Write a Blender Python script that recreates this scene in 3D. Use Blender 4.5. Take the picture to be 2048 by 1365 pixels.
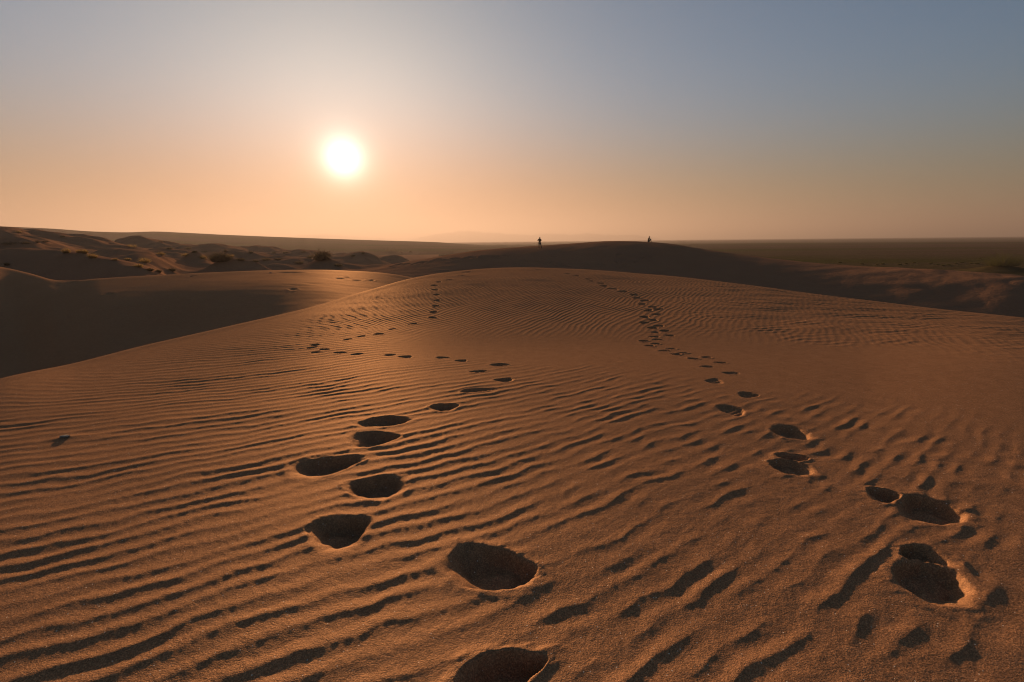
import bpy, bmesh, math, random
import numpy as np
from mathutils import Vector

for o in list(bpy.data.objects):
    bpy.data.objects.remove(o)
scene = bpy.context.scene
COL = scene.collection
R = math.radians
rng = np.random.default_rng(7)
random.seed(7)

# ------------------------------------------------------------------ camera
W, H, F = 2048.0, 1365.0, 1024.0            # photo size, focal length in photo pixels (18 mm on 36 mm)
CAMZ = 1.3
PITCH = 11.05
ROLL = -0.58
cam_d = bpy.data.cameras.new('camera')
cam_d.lens = 18.0
cam_d.sensor_width = 36.0
cam_d.clip_start = 0.05
cam_d.clip_end = 120000.0
cam = bpy.data.objects.new('camera', cam_d)
COL.objects.link(cam)
_p = R(90 - PITCH)
_r = R(ROLL)
RX = np.array([[1, 0, 0], [0, math.cos(_p), -math.sin(_p)], [0, math.sin(_p), math.cos(_p)]])
RZ = np.array([[math.cos(_r), -math.sin(_r), 0], [math.sin(_r), math.cos(_r), 0], [0, 0, 1]])
CR = RX @ RZ
from mathutils import Matrix
cam.matrix_world = Matrix.Translation((0, 0, CAMZ)) @ Matrix(CR.tolist()).to_4x4()
scene.camera = cam


def ray(px, py):
    v = CR @ np.array([(px - W / 2) / F, -(py - H / 2) / F, -1.0])
    return v / np.linalg.norm(v)


# ------------------------------------------------------------------ sun and sky
SUN = ray(687, 318)
SUN_EL = math.asin(SUN[2])
SUN_AZ = math.atan2(SUN[0], SUN[1])         # from +Y towards +X
SUN_STRENGTH = 5.0
SKY_STRENGTH = 0.05
scene.view_settings.view_transform = 'Standard'
scene.view_settings.look = 'None'
scene.view_settings.gamma = 1.0
scene.view_settings.exposure = 0.84
scene.view_settings.use_curve_mapping = False

sl = bpy.data.lights.new('sun', 'SUN')
sl.energy = SUN_STRENGTH
sl.angle = R(1.4)
sl.color = (1.0, 0.64, 0.36)
so = bpy.data.objects.new('sun', sl)
so.rotation_euler = Vector((-SUN[0], -SUN[1], -SUN[2])).to_track_quat('-Z', 'Y').to_euler()
so.location = (0, 0, 30)
COL.objects.link(so)

world = bpy.data.worlds.new('World')
scene.world = world
world.use_nodes = True
nt = world.node_tree
nt.nodes.clear()


def N(t, typ, **kw):
    n = t.nodes.new(typ)
    for k, v in kw.items():
        setattr(n, k, v)
    return n


def lk(t, a, b):
    t.links.new(a, b)


def mth(t, op, a, b=None, c=None, clamp=False):
    n = t.nodes.new('ShaderNodeMath')
    n.operation = op
    n.use_clamp = clamp
    for i, x in enumerate((a, b, c)):
        if x is None:
            continue
        if isinstance(x, (int, float)):
            n.inputs[i].default_value = x
        else:
            t.links.new(x, n.inputs[i])
    return n.outputs[0]


out = N(nt, 'ShaderNodeOutputWorld')
bg = N(nt, 'ShaderNodeBackground')
sky = N(nt, 'ShaderNodeTexSky')
sky.sky_type = 'NISHITA'
sky.sun_disc = False
sky.sun_elevation = SUN_EL
sky.sun_rotation = SUN_AZ
sky.altitude = 900
sky.air_density = 1.0
sky.dust_density = 1.2
sky.ozone_density = 0.7
tc = N(nt, 'ShaderNodeTexCoord')
dt = N(nt, 'ShaderNodeVectorMath', operation='DOT_PRODUCT')
dt.inputs[1].default_value = SUN.tolist()
nrm = N(nt, 'ShaderNodeVectorMath', operation='NORMALIZE')
lk(nt, tc.outputs['Generated'], nrm.inputs[0])
lk(nt, nrm.outputs['Vector'], dt.inputs[0])
ang = mth(nt, 'ARCCOSINE', mth(nt, 'MINIMUM', dt.outputs['Value'], 0.9999999))
# hazy aureole of the low sun: three lobes of scattered light round the sun's direction
acc = sky.outputs[0]


def vm(op, a, b=None):
    n = N(nt, 'ShaderNodeVectorMath', operation=op)
    for i, x in enumerate((a, b)):
        if x is None:
            continue
        if isinstance(x, (tuple, list)):
            n.inputs[i].default_value = x
        else:
            lk(nt, x, n.inputs[i])
    return n.outputs[0]


# dusty air: each colour of the sky saturates towards a ceiling; low down the ceiling is orange, higher up it is paler
sepd = N(nt, 'ShaderNodeSeparateXYZ')
lk(nt, nrm.outputs['Vector'], sepd.inputs[0])
el_t = N(nt, 'ShaderNodeMapRange', interpolation_type='SMOOTHERSTEP')
el_t.inputs['From Min'].default_value = math.sin(R(1.0))
el_t.inputs['From Max'].default_value = math.sin(R(20.0))
lk(nt, sepd.outputs['Z'], el_t.inputs['Value'])
K_LOW, K_HIGH, GAIN, KN = (0.29, 0.142, 0.082), (0.268, 0.312, 0.385), (0.565, 0.90, 1.16), 1.6
kmix = N(nt, 'ShaderNodeMix', data_type='VECTOR')
lk(nt, el_t.outputs[0], kmix.inputs['Factor'])
kmix.inputs[4].default_value = [k / SKY_STRENGTH for k in K_LOW]
kmix.inputs[5].default_value = [k / SKY_STRENGTH for k in K_HIGH]
acc = vm('MULTIPLY', acc, list(GAIN))
rel = vm('DIVIDE', acc, kmix.outputs[1])
den = vm('POWER', vm('ADD', vm('POWER', rel, [KN] * 3), [1.0] * 3), [1.0 / KN] * 3)
acc = vm('DIVIDE', acc, den)


def lobe(acc, col, width_deg, power, k):
    e = mth(nt, 'POWER', mth(nt, 'DIVIDE', ang, R(width_deg)), power)
    e = mth(nt, 'EXPONENT', mth(nt, 'MULTIPLY', e, -1.0))
    sc = N(nt, 'ShaderNodeVectorMath', operation='SCALE')
    sc.inputs[0].default_value = [c * k / SKY_STRENGTH for c in col]
    lk(nt, e, sc.inputs['Scale'])
    return vm('ADD', acc, sc.outputs[0])


# the sun's own glare in the dust
LOBES = [((1.0, 0.94, 0.82), 1.15, 1.15, 2.2), ((0.5, 0.37, 0.23), 10.0, 1.2, 0.64)]
for c_, w_, p_, k_ in LOBES:
    acc = lobe(acc, c_, w_, p_, k_)
lk(nt, acc, bg.inputs['Color'])
bg.inputs['Strength'].default_value = SKY_STRENGTH
lk(nt, bg.outputs[0], out.inputs['Surface'])

scene.cycles.max_bounces = 4
scene.cycles.diffuse_bounces = 2
scene.cycles.volume_bounces = 0
scene.cycles.use_denoising = True
scene.cycles.denoising_prefilter = 'ACCURATE'
scene.cycles.use_adaptive_sampling = False
scene.cycles.filter_width = 1.1
scene.cycles.sample_clamp_indirect = 4.0


# ------------------------------------------------------------------ helpers
def tag(o, label=None, cat=None, group=None, kind=None):
    if label:
        o['label'] = label
    if cat:
        o['category'] = cat
    if group:
        o['group'] = group
    if kind:
        o['kind'] = kind
    return o


def obj(name, mesh, mat=None, parent=None):
    o = bpy.data.objects.new(name, mesh)
    COL.objects.link(o)
    if mat is not None:
        mesh.materials.append(mat)
    if parent is not None:
        o.parent = parent
    return o


def empty(name, loc):
    o = bpy.data.objects.new(name, None)
    o.location = loc
    o.empty_display_size = 0.2
    COL.objects.link(o)
    return o


def sstep(a, b, x):
    t = np.clip((x - a) / (b - a), 0, 1)
    return t * t * (3 - 2 * t)


def _hash(ix, iy, seed):
    h = (ix.astype(np.int64) * 374761393 + iy.astype(np.int64) * 668265263 + seed * 974711) & 0xffffffff
    h = ((h ^ (h >> 13)) * 1274126177) & 0xffffffff
    h = (h ^ (h >> 16)) & 0xffffffff
    return h.astype(np.float64) / 4294967295.0


def noise(x, y, seed=0):
    """gradient noise, about -1..1"""
    x = np.asarray(x, dtype=np.float64)
    y = np.asarray(y, dtype=np.float64)
    xi = np.floor(x)
    yi = np.floor(y)
    fx = x - xi
    fy = y - yi
    u = fx * fx * fx * (fx * (fx * 6 - 15) + 10)
    v = fy * fy * fy * (fy * (fy * 6 - 15) + 10)
    res = 0
    for dx in (0, 1):
        for dy in (0, 1):
            a = _hash(xi + dx, yi + dy, seed) * 2 * np.pi
            g = np.cos(a) * (fx - dx) + np.sin(a) * (fy - dy)
            res = res + g * (u if dx else 1 - u) * (v if dy else 1 - v)
    return res * 1.5


def fbm(x, y, seed=0, octv=3):
    s = 0
    a = 1.0
    for k in range(octv):
        s = s + a * noise(x * 2 ** k + 13.1 * k, y * 2 ** k - 7.7 * k, seed + k)
        a *= 0.5
    return s


# ------------------------------------------------------------------ terrain: dunes lofted through crest and hollow lines
def pix(px, py, r):
    """point seen at a photo pixel, at horizontal distance r: (azimuth, r, z above camera)"""
    d = ray(px, py)
    return math.atan2(d[0], d[1]), r, d[2] / math.hypot(d[0], d[1]) * r


def az(px):
    return math.atan((px - W / 2) / F)


def line(pts):
    """pts: (px, py, r) seen points, or ('h', px, r, z) points given by height"""
    out_ = []
    for p in pts:
        if p[0] == 'h':
            out_.append((az(p[1]), p[2], p[3]))
        else:
            out_.append(pix(*p))
    out_.sort()
    return np.array(out_)


def pchip_slopes(x, y):
    h = np.diff(x)
    d = np.diff(y) / h
    m = np.zeros_like(y)
    m[0], m[-1] = d[0] * 0, d[-1] * 0
    for i in range(1, len(x) - 1):
        if d[i - 1] * d[i] > 0:
            w1 = 2 * h[i] + h[i - 1]
            w2 = h[i] + 2 * h[i - 1]
            m[i] = (w1 + w2) / (w1 / d[i - 1] + w2 / d[i])
    return m


def catmull_slopes(x, y):
    m = np.gradient(y, x)
    m[0] = m[-1] = 0
    return m


def herm(x, y, m, q):
    q = np.clip(q, x[0], x[-1])
    i = np.clip(np.searchsorted(x, q) - 1, 0, len(x) - 2)
    h = x[i + 1] - x[i]
    t = (q - x[i]) / h
    return ((2 * t**3 - 3 * t**2 + 1) * y[i] + (t**3 - 2 * t**2 + t) * h * m[i]
            + (-2 * t**3 + 3 * t**2) * y[i + 1] + (t**3 - t**2) * h * m[i + 1])


FEAT = []
# flat ground round the camera
FEAT.append(('near', line([('h', -600, 1.4, -1.30), ('h', 300, 1.4, -1.30), ('h', 1024, 1.4, -1.30), ('h', 2600, 1.4, -1.30)])))
FEAT.append(('fore', line([('h', -600, 3.0, -1.33), ('h', 300, 3.2, -1.31), ('h', 1024, 3.3, -1.295), ('h', 1800, 3.3, -1.28), ('h', 2600, 3.3, -1.27)])))
# the dip in front of the rippled mound
FEAT.append(('dip', line([('h', -600, 5.0, -1.36), ('h', 0, 5.2, -1.34), ('h', 400, 5.8, -1.35), (800, 712, 6.0), (1000, 700, 6.2),
                          (1400, 700, 6.4), (1700, 722, 6.4), (2048, 742, 6.6), ('h', 2600, 6.6, -1.30)])))
# the near dune's edge and the mound's crest
A = line([('h', -600, 6.4, -1.42), ('h', -250, 6.6, -1.38), (0, 757, 7.1), (150, 725, 7.7), (300, 688, 8.5), (450, 655, 9.2), (600, 620, 10.2),
          (740, 580, 12.6), (870, 548, 15.6), (1000, 536, 17.0), (1150, 538, 17.2), (1300, 549, 16.6), (1500, 571, 15.0),
          (1700, 597, 13.9), (1880, 618, 13.3), (2048, 636, 13.0), ('h', 2300, 13.0, -1.6), ('h', 2800, 13.0, -1.7)])
FEAT.append(('A', A))
# hollow behind it
FEAT.append(('hA', line([('h', -600, 20, -6.6), ('h', 0, 20, -6.0), ('h', 150, 20, -4.9), ('h', 300, 20, -4.2), ('h', 450, 19.5, -3.5), ('h', 600, 19, -2.85),
                         ('h', 740, 21, -2.6), ('h', 870, 24, -3.0), ('h', 1000, 26, -3.3), ('h', 1300, 26, -3.5), ('h', 1700, 25, -4.0), ('h', 2200, 25, -4.6), ('h', 2800, 25, -4.8)])))
# the left dune's crest
FEAT.append(('B', line([('h', -600, 58, -1.0), (-150, 512, 56), (0, 534, 51), (55, 546, 45), (105, 559.5, 40), (200, 557.5, 37), (300, 551.5, 36.5), (420, 545.5, 36), (540, 541, 36),
                        (690, 541.5, 36), (780, 548, 36), (860, 562, 37), ('h', 1000, 38, -3.7), ('h', 1150, 39, -4.3), ('h', 1500, 39, -4.9), ('h', 1900, 38, -6.0), ('h', 2800, 38, -6.5)])))
# hollow before the far dune
FEAT.append(('hB', line([('h', -600, 66, -4.3), ('h', 0, 62, -4.4), ('h', 150, 56, -4.5), ('h', 300, 50, -4.6), ('h', 690, 52, -4.4), ('h', 870, 54, -4.5), ('h', 1100, 54, -4.9), ('h', 1500, 52, -5.8),
                         ('h', 1900, 50, -7.4), ('h', 2800, 50, -8.0)])))
# far dune's crest (two people), and the first dune of the field on the left
C = line([('h', -600, 84, -0.4), (0, 499, 80), (60, 498, 78), (130, 501, 75), (200, 512, 71), (250, 522, 68), (300, 535, 68), ('h', 360, 68, -4.0), ('h', 560, 70, -4.3), (680, 545, 74),
          (750, 538, 76), (800, 527, 78), (860, 516.5, 80), (960, 501, 83), (1079, 492, 85), (1150, 487, 86), (1230, 482.5, 86), (1290, 484, 86), (1340, 488, 85),
          (1390, 496, 84), (1450, 505, 82), (1550, 518, 79), (1700, 532, 75), (1850, 539, 72), (1960, 547, 70), (2048, 553, 69), ('h', 2300, 69, -6.5), ('h', 2800, 69, -7)])
FEAT.append(('C', C))
FEAT.append(('hC', line([('h', -600, 100, -2.6), ('h', 0, 100, -3.4), ('h', 300, 100, -3.9), ('h', 560, 100, -4.2), ('h', 690, 110, -4.9), ('h', 900, 120, -8.2), ('h', 1100, 125, -9.0), ('h', 1500, 125, -9.6), ('h', 2800, 120, -10)])))
FEAT.append(('field', line([('h', -600, 230, 1.0), ('h', 0, 230, 0.0), ('h', 200, 230, -2.0), ('h', 350, 230, -3.2), ('h', 560, 235, -4.6), ('h', 690, 235, -5.6), ('h', 900, 240, -9.4), ('h', 1200, 250, -10), ('h', 2800, 250, -10)])))
FEAT.append(('plain', line([('h', -600, 460, -6), ('h', 0, 460, -7.0), ('h', 400, 460, -8.5), ('h', 800, 460, -10), ('h', 2800, 460, -10)])))
# long far rise on the left
D = line([('h', -600, 1250, 55), (-200, 444, 1250), (0, 453, 1250), (100, 457.5, 1250), (190, 463.5, 1250), (250, 465, 1250), (310, 463.5, 1250), (360, 465.5, 1250), (450, 470, 1250), (600, 476, 1250),
          (750, 481, 1250), (870, 484.6, 1250), ('h', 980, 1250, -9.5), ('h', 1150, 1250, -10), ('h', 2800, 1250, -10)])
FEAT.append(('D', D))
FEAT.append(('far', line([('h', -600, 3200, 10), ('h', 0, 3200, 0.0), ('h', 500, 3200, -8), ('h', 900, 3200, -10), ('h', 2800, 3200, -10)])))
FEAT.append(('end', line([('h', -600, 40000, -10), ('h', 2800, 40000, -10)])))
NAMES = [f[0] for f in FEAT]
NAMES.insert(NAMES.index('B'), 'mB')
NAMES.insert(NAMES.index('B'), 'uB')
NAMES.insert(NAMES.index('A'), 'foot')
NAMES.insert(NAMES.index('A'), 'brow')
#        # foot of the mound: its face climbs evenly from here


def prof(theta):
    """radii and heights of all the features for each azimuth"""
    th = np.asarray(theta)
    rr, zz = [np.zeros_like(th)], [np.full_like(th, -1.3)]
    for nme, L in FEAT:
        rr.append(herm(L[:, 0], L[:, 1], pchip_slopes(L[:, 0], L[:, 1]), th))
        zz.append(herm(L[:, 0], L[:, 2], catmull_slopes(L[:, 0], L[:, 2]) if nme in ('A', 'B', 'C') else pchip_slopes(L[:, 0], L[:, 2]), th))
    # the left dune's face: convex under its crest, steeper below
    ib = NAMES.index('B') + 1 - 4
    w = 1 - sstep(az(740), az(960), th)
    ch = lambda f: zz[ib - 1] + (zz[ib] - zz[ib - 1]) * f
    rm, ru = rr[ib - 1] + 0.56 * (rr[ib] - rr[ib - 1]), rr[ib - 1] + 0.84 * (rr[ib] - rr[ib - 1])
    kq = 0.80 - 0.40 * sstep(az(180), az(580), th)
    zm = w * (zz[ib] - 0.0235 * kq * rr[ib] - 0.30 * (1 - sstep(az(40), az(200), th))) + (1 - w) * ch(0.56)
    zu = w * (zz[ib] - 0.0062 * kq * rr[ib]) + (1 - w) * ch(0.84)
    rr[ib:ib], zz[ib:ib] = [rm, ru], [zm, zu]
    ia = NAMES.index('foot') + 1            # 'A' still sits where 'foot' goes
    rf = rr[ia - 1] + 0.24 * (rr[ia] - rr[ia - 1])
    zf = zz[ia - 1] + 0.20 * (zz[ia] - zz[ia - 1])
    rw = rr[ia] - 0.13 * (rr[ia] - rr[ia - 1])
    zw = zz[ia] - 0.055 * (zz[ia] - zz[ia - 1])
    rr[ia:ia], zz[ia:ia] = [rf, rw], [zf, zw]
    return np.array(rr), np.array(zz)


# hummocks of the dune field: (px, py of crest, r, half-width px, half-depth m, lean)
BUMPS = [(10, 462, 175, 120, 45), (60, 479, 128, 55, 14), (190, 482, 165, 75, 20), (285, 473.5, 235, 52, 22), (250, 497, 120, 70, 12),
         (425, 489, 215, 52, 18), (525, 492, 235, 44, 16), (330, 514, 84, 34, 7), (405, 513, 98, 22, 7), (440, 528, 80, 38, 6),
         (600, 500, 190, 50, 14), (645, 530, 84, 40, 6), (725, 509, 150, 34, 12), (782, 508, 170, 26, 9), (500, 512, 120, 60, 9),
         (560, 519, 105, 45, 7), (350, 502, 140, 40, 10), (230, 517, 92, 30, 6), (470, 503, 160, 40, 10), (690, 534, 84, 40, 6), (545, 532, 84, 40, 5)]
_B = []


def init_bumps():
    for (px, py, r, wpx, dr) in BUMPS:
        a, r, z = pix(px, py, r)
        x, y = r * math.sin(a), r * math.cos(a)
        wid = 1.35 * wpx / F * r * math.cos(a)
        base = float(macro(np.array([x]), np.array([y]), bumps=False)[0])
        _B.append((x, y, a, wid, dr * 1.3, max(z - base, 0.2)))


def angdist(x, y):
    return np.arctan2(x, y), np.hypot(x, y)


def macro(x, y, bumps=True):
    """height over the camera of the bare dune shapes"""
    th, r = angdist(x, y)
    fth = np.clip(th, az(-600), az(2800))
    rr, zz = prof(fth)
    n = len(rr)
    z = np.zeros_like(r)
    # slopes: sight-line slope on crests A, B, C so that their silhouette is where they are drawn
    ms = []
    for k in range(n):
        if k == 0:
            ms.append(np.zeros_like(r))
        elif k == n - 1:
            ms.append(np.zeros_like(r))
        elif NAMES[k - 1] in ('A', 'B', 'C', 'D'):
            ms.append(zz[k] / rr[k])
        else:
            d0 = (zz[k] - zz[k - 1]) / (rr[k] - rr[k - 1])
            d1 = (zz[k + 1] - zz[k]) / (rr[k + 1] - rr[k])
            ms.append(np.where(d0 * d1 > 0, 2 * d0 * d1 / (d0 + d1 + 1e-12), 0))
    for k in range(n - 1):
        m = (r >= rr[k]) & ((r < rr[k + 1]) if k < n - 2 else True)
        if not m.any():
            continue
        h = rr[k + 1][m] - rr[k][m]
        t = np.clip((r[m] - rr[k][m]) / h, 0, 1)
        z[m] = ((2 * t**3 - 3 * t**2 + 1) * zz[k][m] + (t**3 - 2 * t**2 + t) * h * ms[k][m]
                + (-2 * t**3 + 3 * t**2) * zz[k + 1][m] + (t**3 - t**2) * h * ms[k + 1][m])
    # behind the camera: plain rolling sand
    w = sstep(R(70), R(110), np.abs(th))
    if np.any(w > 0):
        back = -1.3 - 0.25 * sstep(4, 40, r) * (1 + noise(x / 15, y / 15, 91)) - 8.5 * sstep(60, 400, r)
        z = z * (1 - w) + back * w
    if bumps:
        fm = (r > 55) & (r < 420)
        if fm.any():
            xf, yf = x[fm], y[fm]
            add = np.zeros_like(xf)
            wx = xf + 2.5 * noise(xf / 14, yf / 14, 31)
            wy = yf + 3.5 * noise(xf / 14, yf / 14, 32)
            for (bx, by, a, wid, dr, hgt) in _B:
                ca, sa = math.cos(a), math.sin(a)
                u = (wx - bx) * ca - (wy - by) * sa
                v = (wx - bx) * sa + (wy - by) * ca
                v = np.where(v < 0, v / (dr * 0.60), v / (dr * 1.3))
                q = (u / wid) ** 2 + v ** 2
                g = hgt * np.exp(-q * 1.1)
                add = np.sqrt(add ** 2 + g ** 2)
            th_f, r_f = th[fm], r[fm]
            reg = sstep(az(930), az(700), th_f) * sstep(72, 92, r_f) * (1 - sstep(300, 420, r_f))
            hum = 0.95 * np.abs(noise(xf / 8.5, yf / 8.0, 41)) + 0.42 * noise(xf / 3.5, yf / 4.2, 43) + 0.8 * noise(xf / 22, yf / 26, 45)
            # rough patch on the right flank of the far dune
            reg2 = sstep(az(1640), az(1800), th_f) * sstep(56, 64, r_f) * (1 - sstep(80, 110, r_f))
            hum2 = 0.11 * noise(xf / 5.0, yf / 4.0, 51) + 0.08 * np.abs(noise(xf / 2.4, yf / 2.6, 53))
            z[fm] += add + hum * reg + hum2 * reg2
    return z


init_bumps()


# ------------------------------------------------------------------ ray hits on the bare dunes
def hit(px, py, rmin=0.5, rmax=3000):
    d = ray(px, py)
    hh = math.hypot(d[0], d[1])
    rs = np.geomspace(rmin, rmax, 6000)
    x, y, zr = d[0] / hh * rs, d[1] / hh * rs, d[2] / hh * rs
    g = macro(x, y) - zr
    idx = np.nonzero(g >= 0)[0]
    if len(idx) == 0:
        i = int(np.argmax(g / rs))
        return np.array([x[i], y[i], zr[i] + CAMZ])
    i = idx[0]
    if i > 0:
        t = -g[i - 1] / (g[i] - g[i - 1])
    else:
        i, t = 1, 0.0
    return np.array([x[i - 1] + t * (x[i] - x[i - 1]), y[i - 1] + t * (y[i] - y[i - 1]), zr[i - 1] + t * (zr[i] - zr[i - 1]) + CAMZ])


# ------------------------------------------------------------------ footprints: (x0,y0, x1,y1 long axis in the photo, height px, depth m, sort)
FP = [
    # trail on the left, far ones last
    (893, 1395, 1085, 1305, 105, 0.075, 'd'), (880, 1116, 1088, 1158, 88, 0.075, 'd'), (618, 1088, 742, 1044, 66, 0.060, 'd'), (702, 968, 806, 985, 52, 0.060, 'd'),
    (586, 943, 722, 922, 36, 0.065, 'd'), (700, 884, 796, 872, 32, 0.060, 'd'), (716, 849, 824, 838, 21, 0.055, 'd'), (860, 818, 920, 811, 15, 0.05, 'd'),
    (918, 783, 992, 778, 7, 0.022, 's'), (985, 760, 1030, 761, 9, 0.035, 'd'), (936, 744, 974, 743, 6, 0.025, 's'), (978, 730, 1022, 730, 7, 0.045, 'd'),
    (908, 722, 936, 722, 5, 0.04, 'd'), (868, 716, 902, 716, 4, 0.03, 'd'), (795, 714, 828, 715, 5, 0.045, 'd'), (772, 711, 786, 711, 3.5, 0.035, 'd'),
    (704, 710, 722, 709, 4, 0.04, 'd'), (668, 706, 694, 707, 4.5, 0.05, 'd'), (640, 699, 656, 700, 4.5, 0.045, 'd'), (623, 706, 642, 705, 3.5, 0.035, 'd'), (621, 691, 638, 690, 4.5, 0.05, 'd'),
    (617, 697, 630, 695, 3, 0.03, 'd'), (686, 681, 703, 678, 3.5, 0.035, 'd'), (712, 675, 730, 672, 2.5, 0.025, 'd'), (749, 669, 764, 668, 4.5, 0.05, 'd'), (780, 660, 790, 657, 4, 0.045, 'd'),
    (820, 649, 832, 647, 3.5, 0.04, 'd'), (858, 636, 872, 635, 4.5, 0.06, 'd'), (858, 625, 876, 624, 4.5, 0.07, 'd'), (863, 612, 880, 612, 4.5, 0.07, 'd'), (865, 601, 880, 601, 4, 0.07, 'd'), (866, 590, 880, 590, 3.5, 0.06, 'd'),
    (865, 581, 876, 580, 3.5, 0.06, 'd'), (864, 572, 874, 571, 3.5, 0.06, 'd'), (871, 565, 884, 564, 2.5, 0.05, 'd'), (888, 561, 906, 559, 2, 0.04, 'd'), (918, 551, 926, 550, 2, 0.04, 'd'), (926, 545, 942, 543, 2, 0.04, 'd'),
    # trail on the right
    (1795, 1108, 1908, 1122, 42, 0.055, 'd'), (1788, 1130, 1962, 1205, 84, 0.060, 'd'), (1732, 988, 1812, 996, 28, 0.045, 'd'), (1790, 1008, 1940, 1035, 54, 0.060, 'd'),
    (1552, 911, 1620, 918, 18, 0.035, 'd'), (1537, 925, 1632, 944, 32, 0.045, 'd'), (1545, 860, 1634, 873, 26, 0.050, 'd'), (1441, 822, 1490, 822, 20, 0.016, 't'), (1478, 790, 1516, 792, 10, 0.020, 't'),
    (1411, 763, 1447, 764, 12, 0.013, 't'), (1447, 746, 1476, 748, 7, 0.02, 's'), (1401, 733, 1428, 734, 5, 0.03, 'd'), (1431, 725, 1454, 726, 4, 0.04, 'd'),
    (1376, 717, 1398, 718, 4, 0.04, 'd'), (1405, 714, 1422, 715, 3.5, 0.035, 'd'), (1344, 708, 1360, 709, 4, 0.045, 'd'), (1357, 706, 1372, 706, 3, 0.035, 'd'),
    (1320, 701, 1336, 701, 3.5, 0.04, 'd'), (1335, 697, 1350, 698, 2.5, 0.03, 'd'), (1291, 691, 1307, 692, 4, 0.05, 'd'), (1302, 687, 1322, 688, 4, 0.05, 'd'),
    (1279, 682, 1298, 682, 4, 0.05, 'd'), (1306, 679, 1323, 680, 3.5, 0.045, 'd'), (1298, 674, 1320, 674, 4, 0.05, 'd'), (1332, 671, 1345, 672, 3.5, 0.05, 'd'),
    (1297, 665, 1322, 666, 3.5, 0.05, 'd'), (1322, 662, 1338, 663, 4, 0.055, 'd'), (1293, 656, 1318, 657, 4.5, 0.06, 'd'), (1310, 652, 1328, 654, 4.5, 0.06, 'd'),
    (1281, 646, 1298, 647, 5, 0.07, 'd'), (1297, 640, 1316, 643, 5, 0.07, 'd'), (1280, 635, 1300, 635, 5, 0.07, 'd'), (1292, 621, 1303, 622, 6, 0.07, 'd'), (1306, 628, 1320, 631, 6, 0.07, 'd'),
    (1308, 618, 1324, 620, 5, 0.07, 'd'), (1277, 608, 1292, 609, 5, 0.07, 'd'), (1298, 613, 1312, 616, 5, 0.07, 'd'), (1281, 600, 1300, 603, 5, 0.07, 'd'), (1266, 595, 1280, 597, 5, 0.07, 'd'), (1260, 589, 1276, 591, 4, 0.06, 'd'),
    (1238, 582, 1256, 585, 4.5, 0.07, 'd'), (1219, 577, 1236, 580, 4, 0.07, 'd'), (1200, 572, 1216, 573, 4, 0.07, 'd'), (1193, 566, 1210, 568, 3, 0.06, 'd'), (1177, 562, 1185, 563, 2.5, 0.05, 'd'), (1172, 558, 1180, 559, 2.5, 0.05, 'd'),
    (1148, 552, 1157, 553, 2.5, 0.05, 'd'), (1130, 547, 1140, 548, 2, 0.04, 'd'),
]
PRINTS = []
for k, (x0, y0, x1, y1, hp, dep, sort) in enumerate(FP):
    p0, p1 = hit(x0, y0), hit(x1, y1)
    cx, cy = (x0 + x1) / 2, (y0 + y1) / 2
    q0, q1 = hit(cx, cy - hp / 2), hit(cx, cy + hp / 2)
    c = (p0 + p1) / 2
    uvec = (p1 - p0)[:2]
    L = np.linalg.norm(uvec)
    uvec = uvec / L
    vv = (q0 - q1)[:2]
    wdt = abs(vv[0] * -uvec[1] + vv[1] * uvec[0])
    wdt = float(np.clip(wdt, 0.10, 0.34))
    L = float(np.clip(L, 0.16, 0.55))
    if np.hypot(c[0], c[1]) > 4.6:
        dep, wdt, L = dep * 0.75, wdt * 0.85, L * 0.9
    PRINTS.append(dict(c=c, u=uvec, a=L / 2, b=wdt / 2, dep=dep, sort=sort, seed=k, egg=random.uniform(0.12, 0.38) * random.choice((-1, 1)), ex=random.uniform(1.65, 2.15), soft=math.radians(90) - math.atan2(uvec[1], uvec[0]) + random.uniform(-1.0, 1.0)))

# dents on the far dune, the left dune (old tracks and small scarps): x0,y0,x1,y1, depth-wise metres, depth
DENT = [(962, 513, 1000, 514, 1.6, 0.22), (1000, 512, 1016, 511, 1.2, 0.16), (1232, 509, 1246, 510, 1.4, 0.16), (1226, 525, 1236, 525, 1.2, 0.12), (1100, 513, 1112, 515, 1.0, 0.12),
        (776, 536, 786, 534, 1.4, 0.2), (790, 532, 806, 528, 1.6, 0.25), (812, 530, 822, 528, 1.2, 0.2), (838, 527, 852, 523, 1.4, 0.22), (826, 530, 834, 528, 1.0, 0.15), (868, 521, 884, 518, 1.5, 0.22), (900, 520, 920, 517, 1.6, 0.2), (930, 517, 955, 515, 1.8, 0.22),
        (1020, 517, 1050, 521, 1.0, 0.10), (1060, 521, 1080, 524, 1.0, 0.12), (1090, 524, 1110, 529, 1.0, 0.12), (1112, 529, 1140, 535, 1.0, 0.12),
        (1240, 535, 1258, 530, 1.0, 0.14), (1258, 527, 1272, 522, 1.0, 0.14), (1274, 520, 1288, 516, 1.0, 0.14), (1290, 515, 1302, 513, 1.0, 0.12),
        (545, 546, 610, 546.5, 0.7, 0.03), (576, 580, 596, 578, 0.5, 0.03), (668, 557, 690, 558, 0.6, 0.03), (686, 554, 700, 556, 0.5, 0.03), (700, 561, 725, 562, 0.5, 0.03), (735, 562, 748, 561, 0.4, 0.03),
        (560, 571, 640, 573, 0.35, 0.012), (600, 567, 650, 568, 0.3, 0.012), (120, 640, 148, 634, 0.4, 0.05), (208, 590, 226, 586, 0.4, 0.04), (380, 553, 390, 553, 0.6, 0.06), (128, 567, 152, 565, 0.7, 0.05)]
DENTS = []
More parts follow.
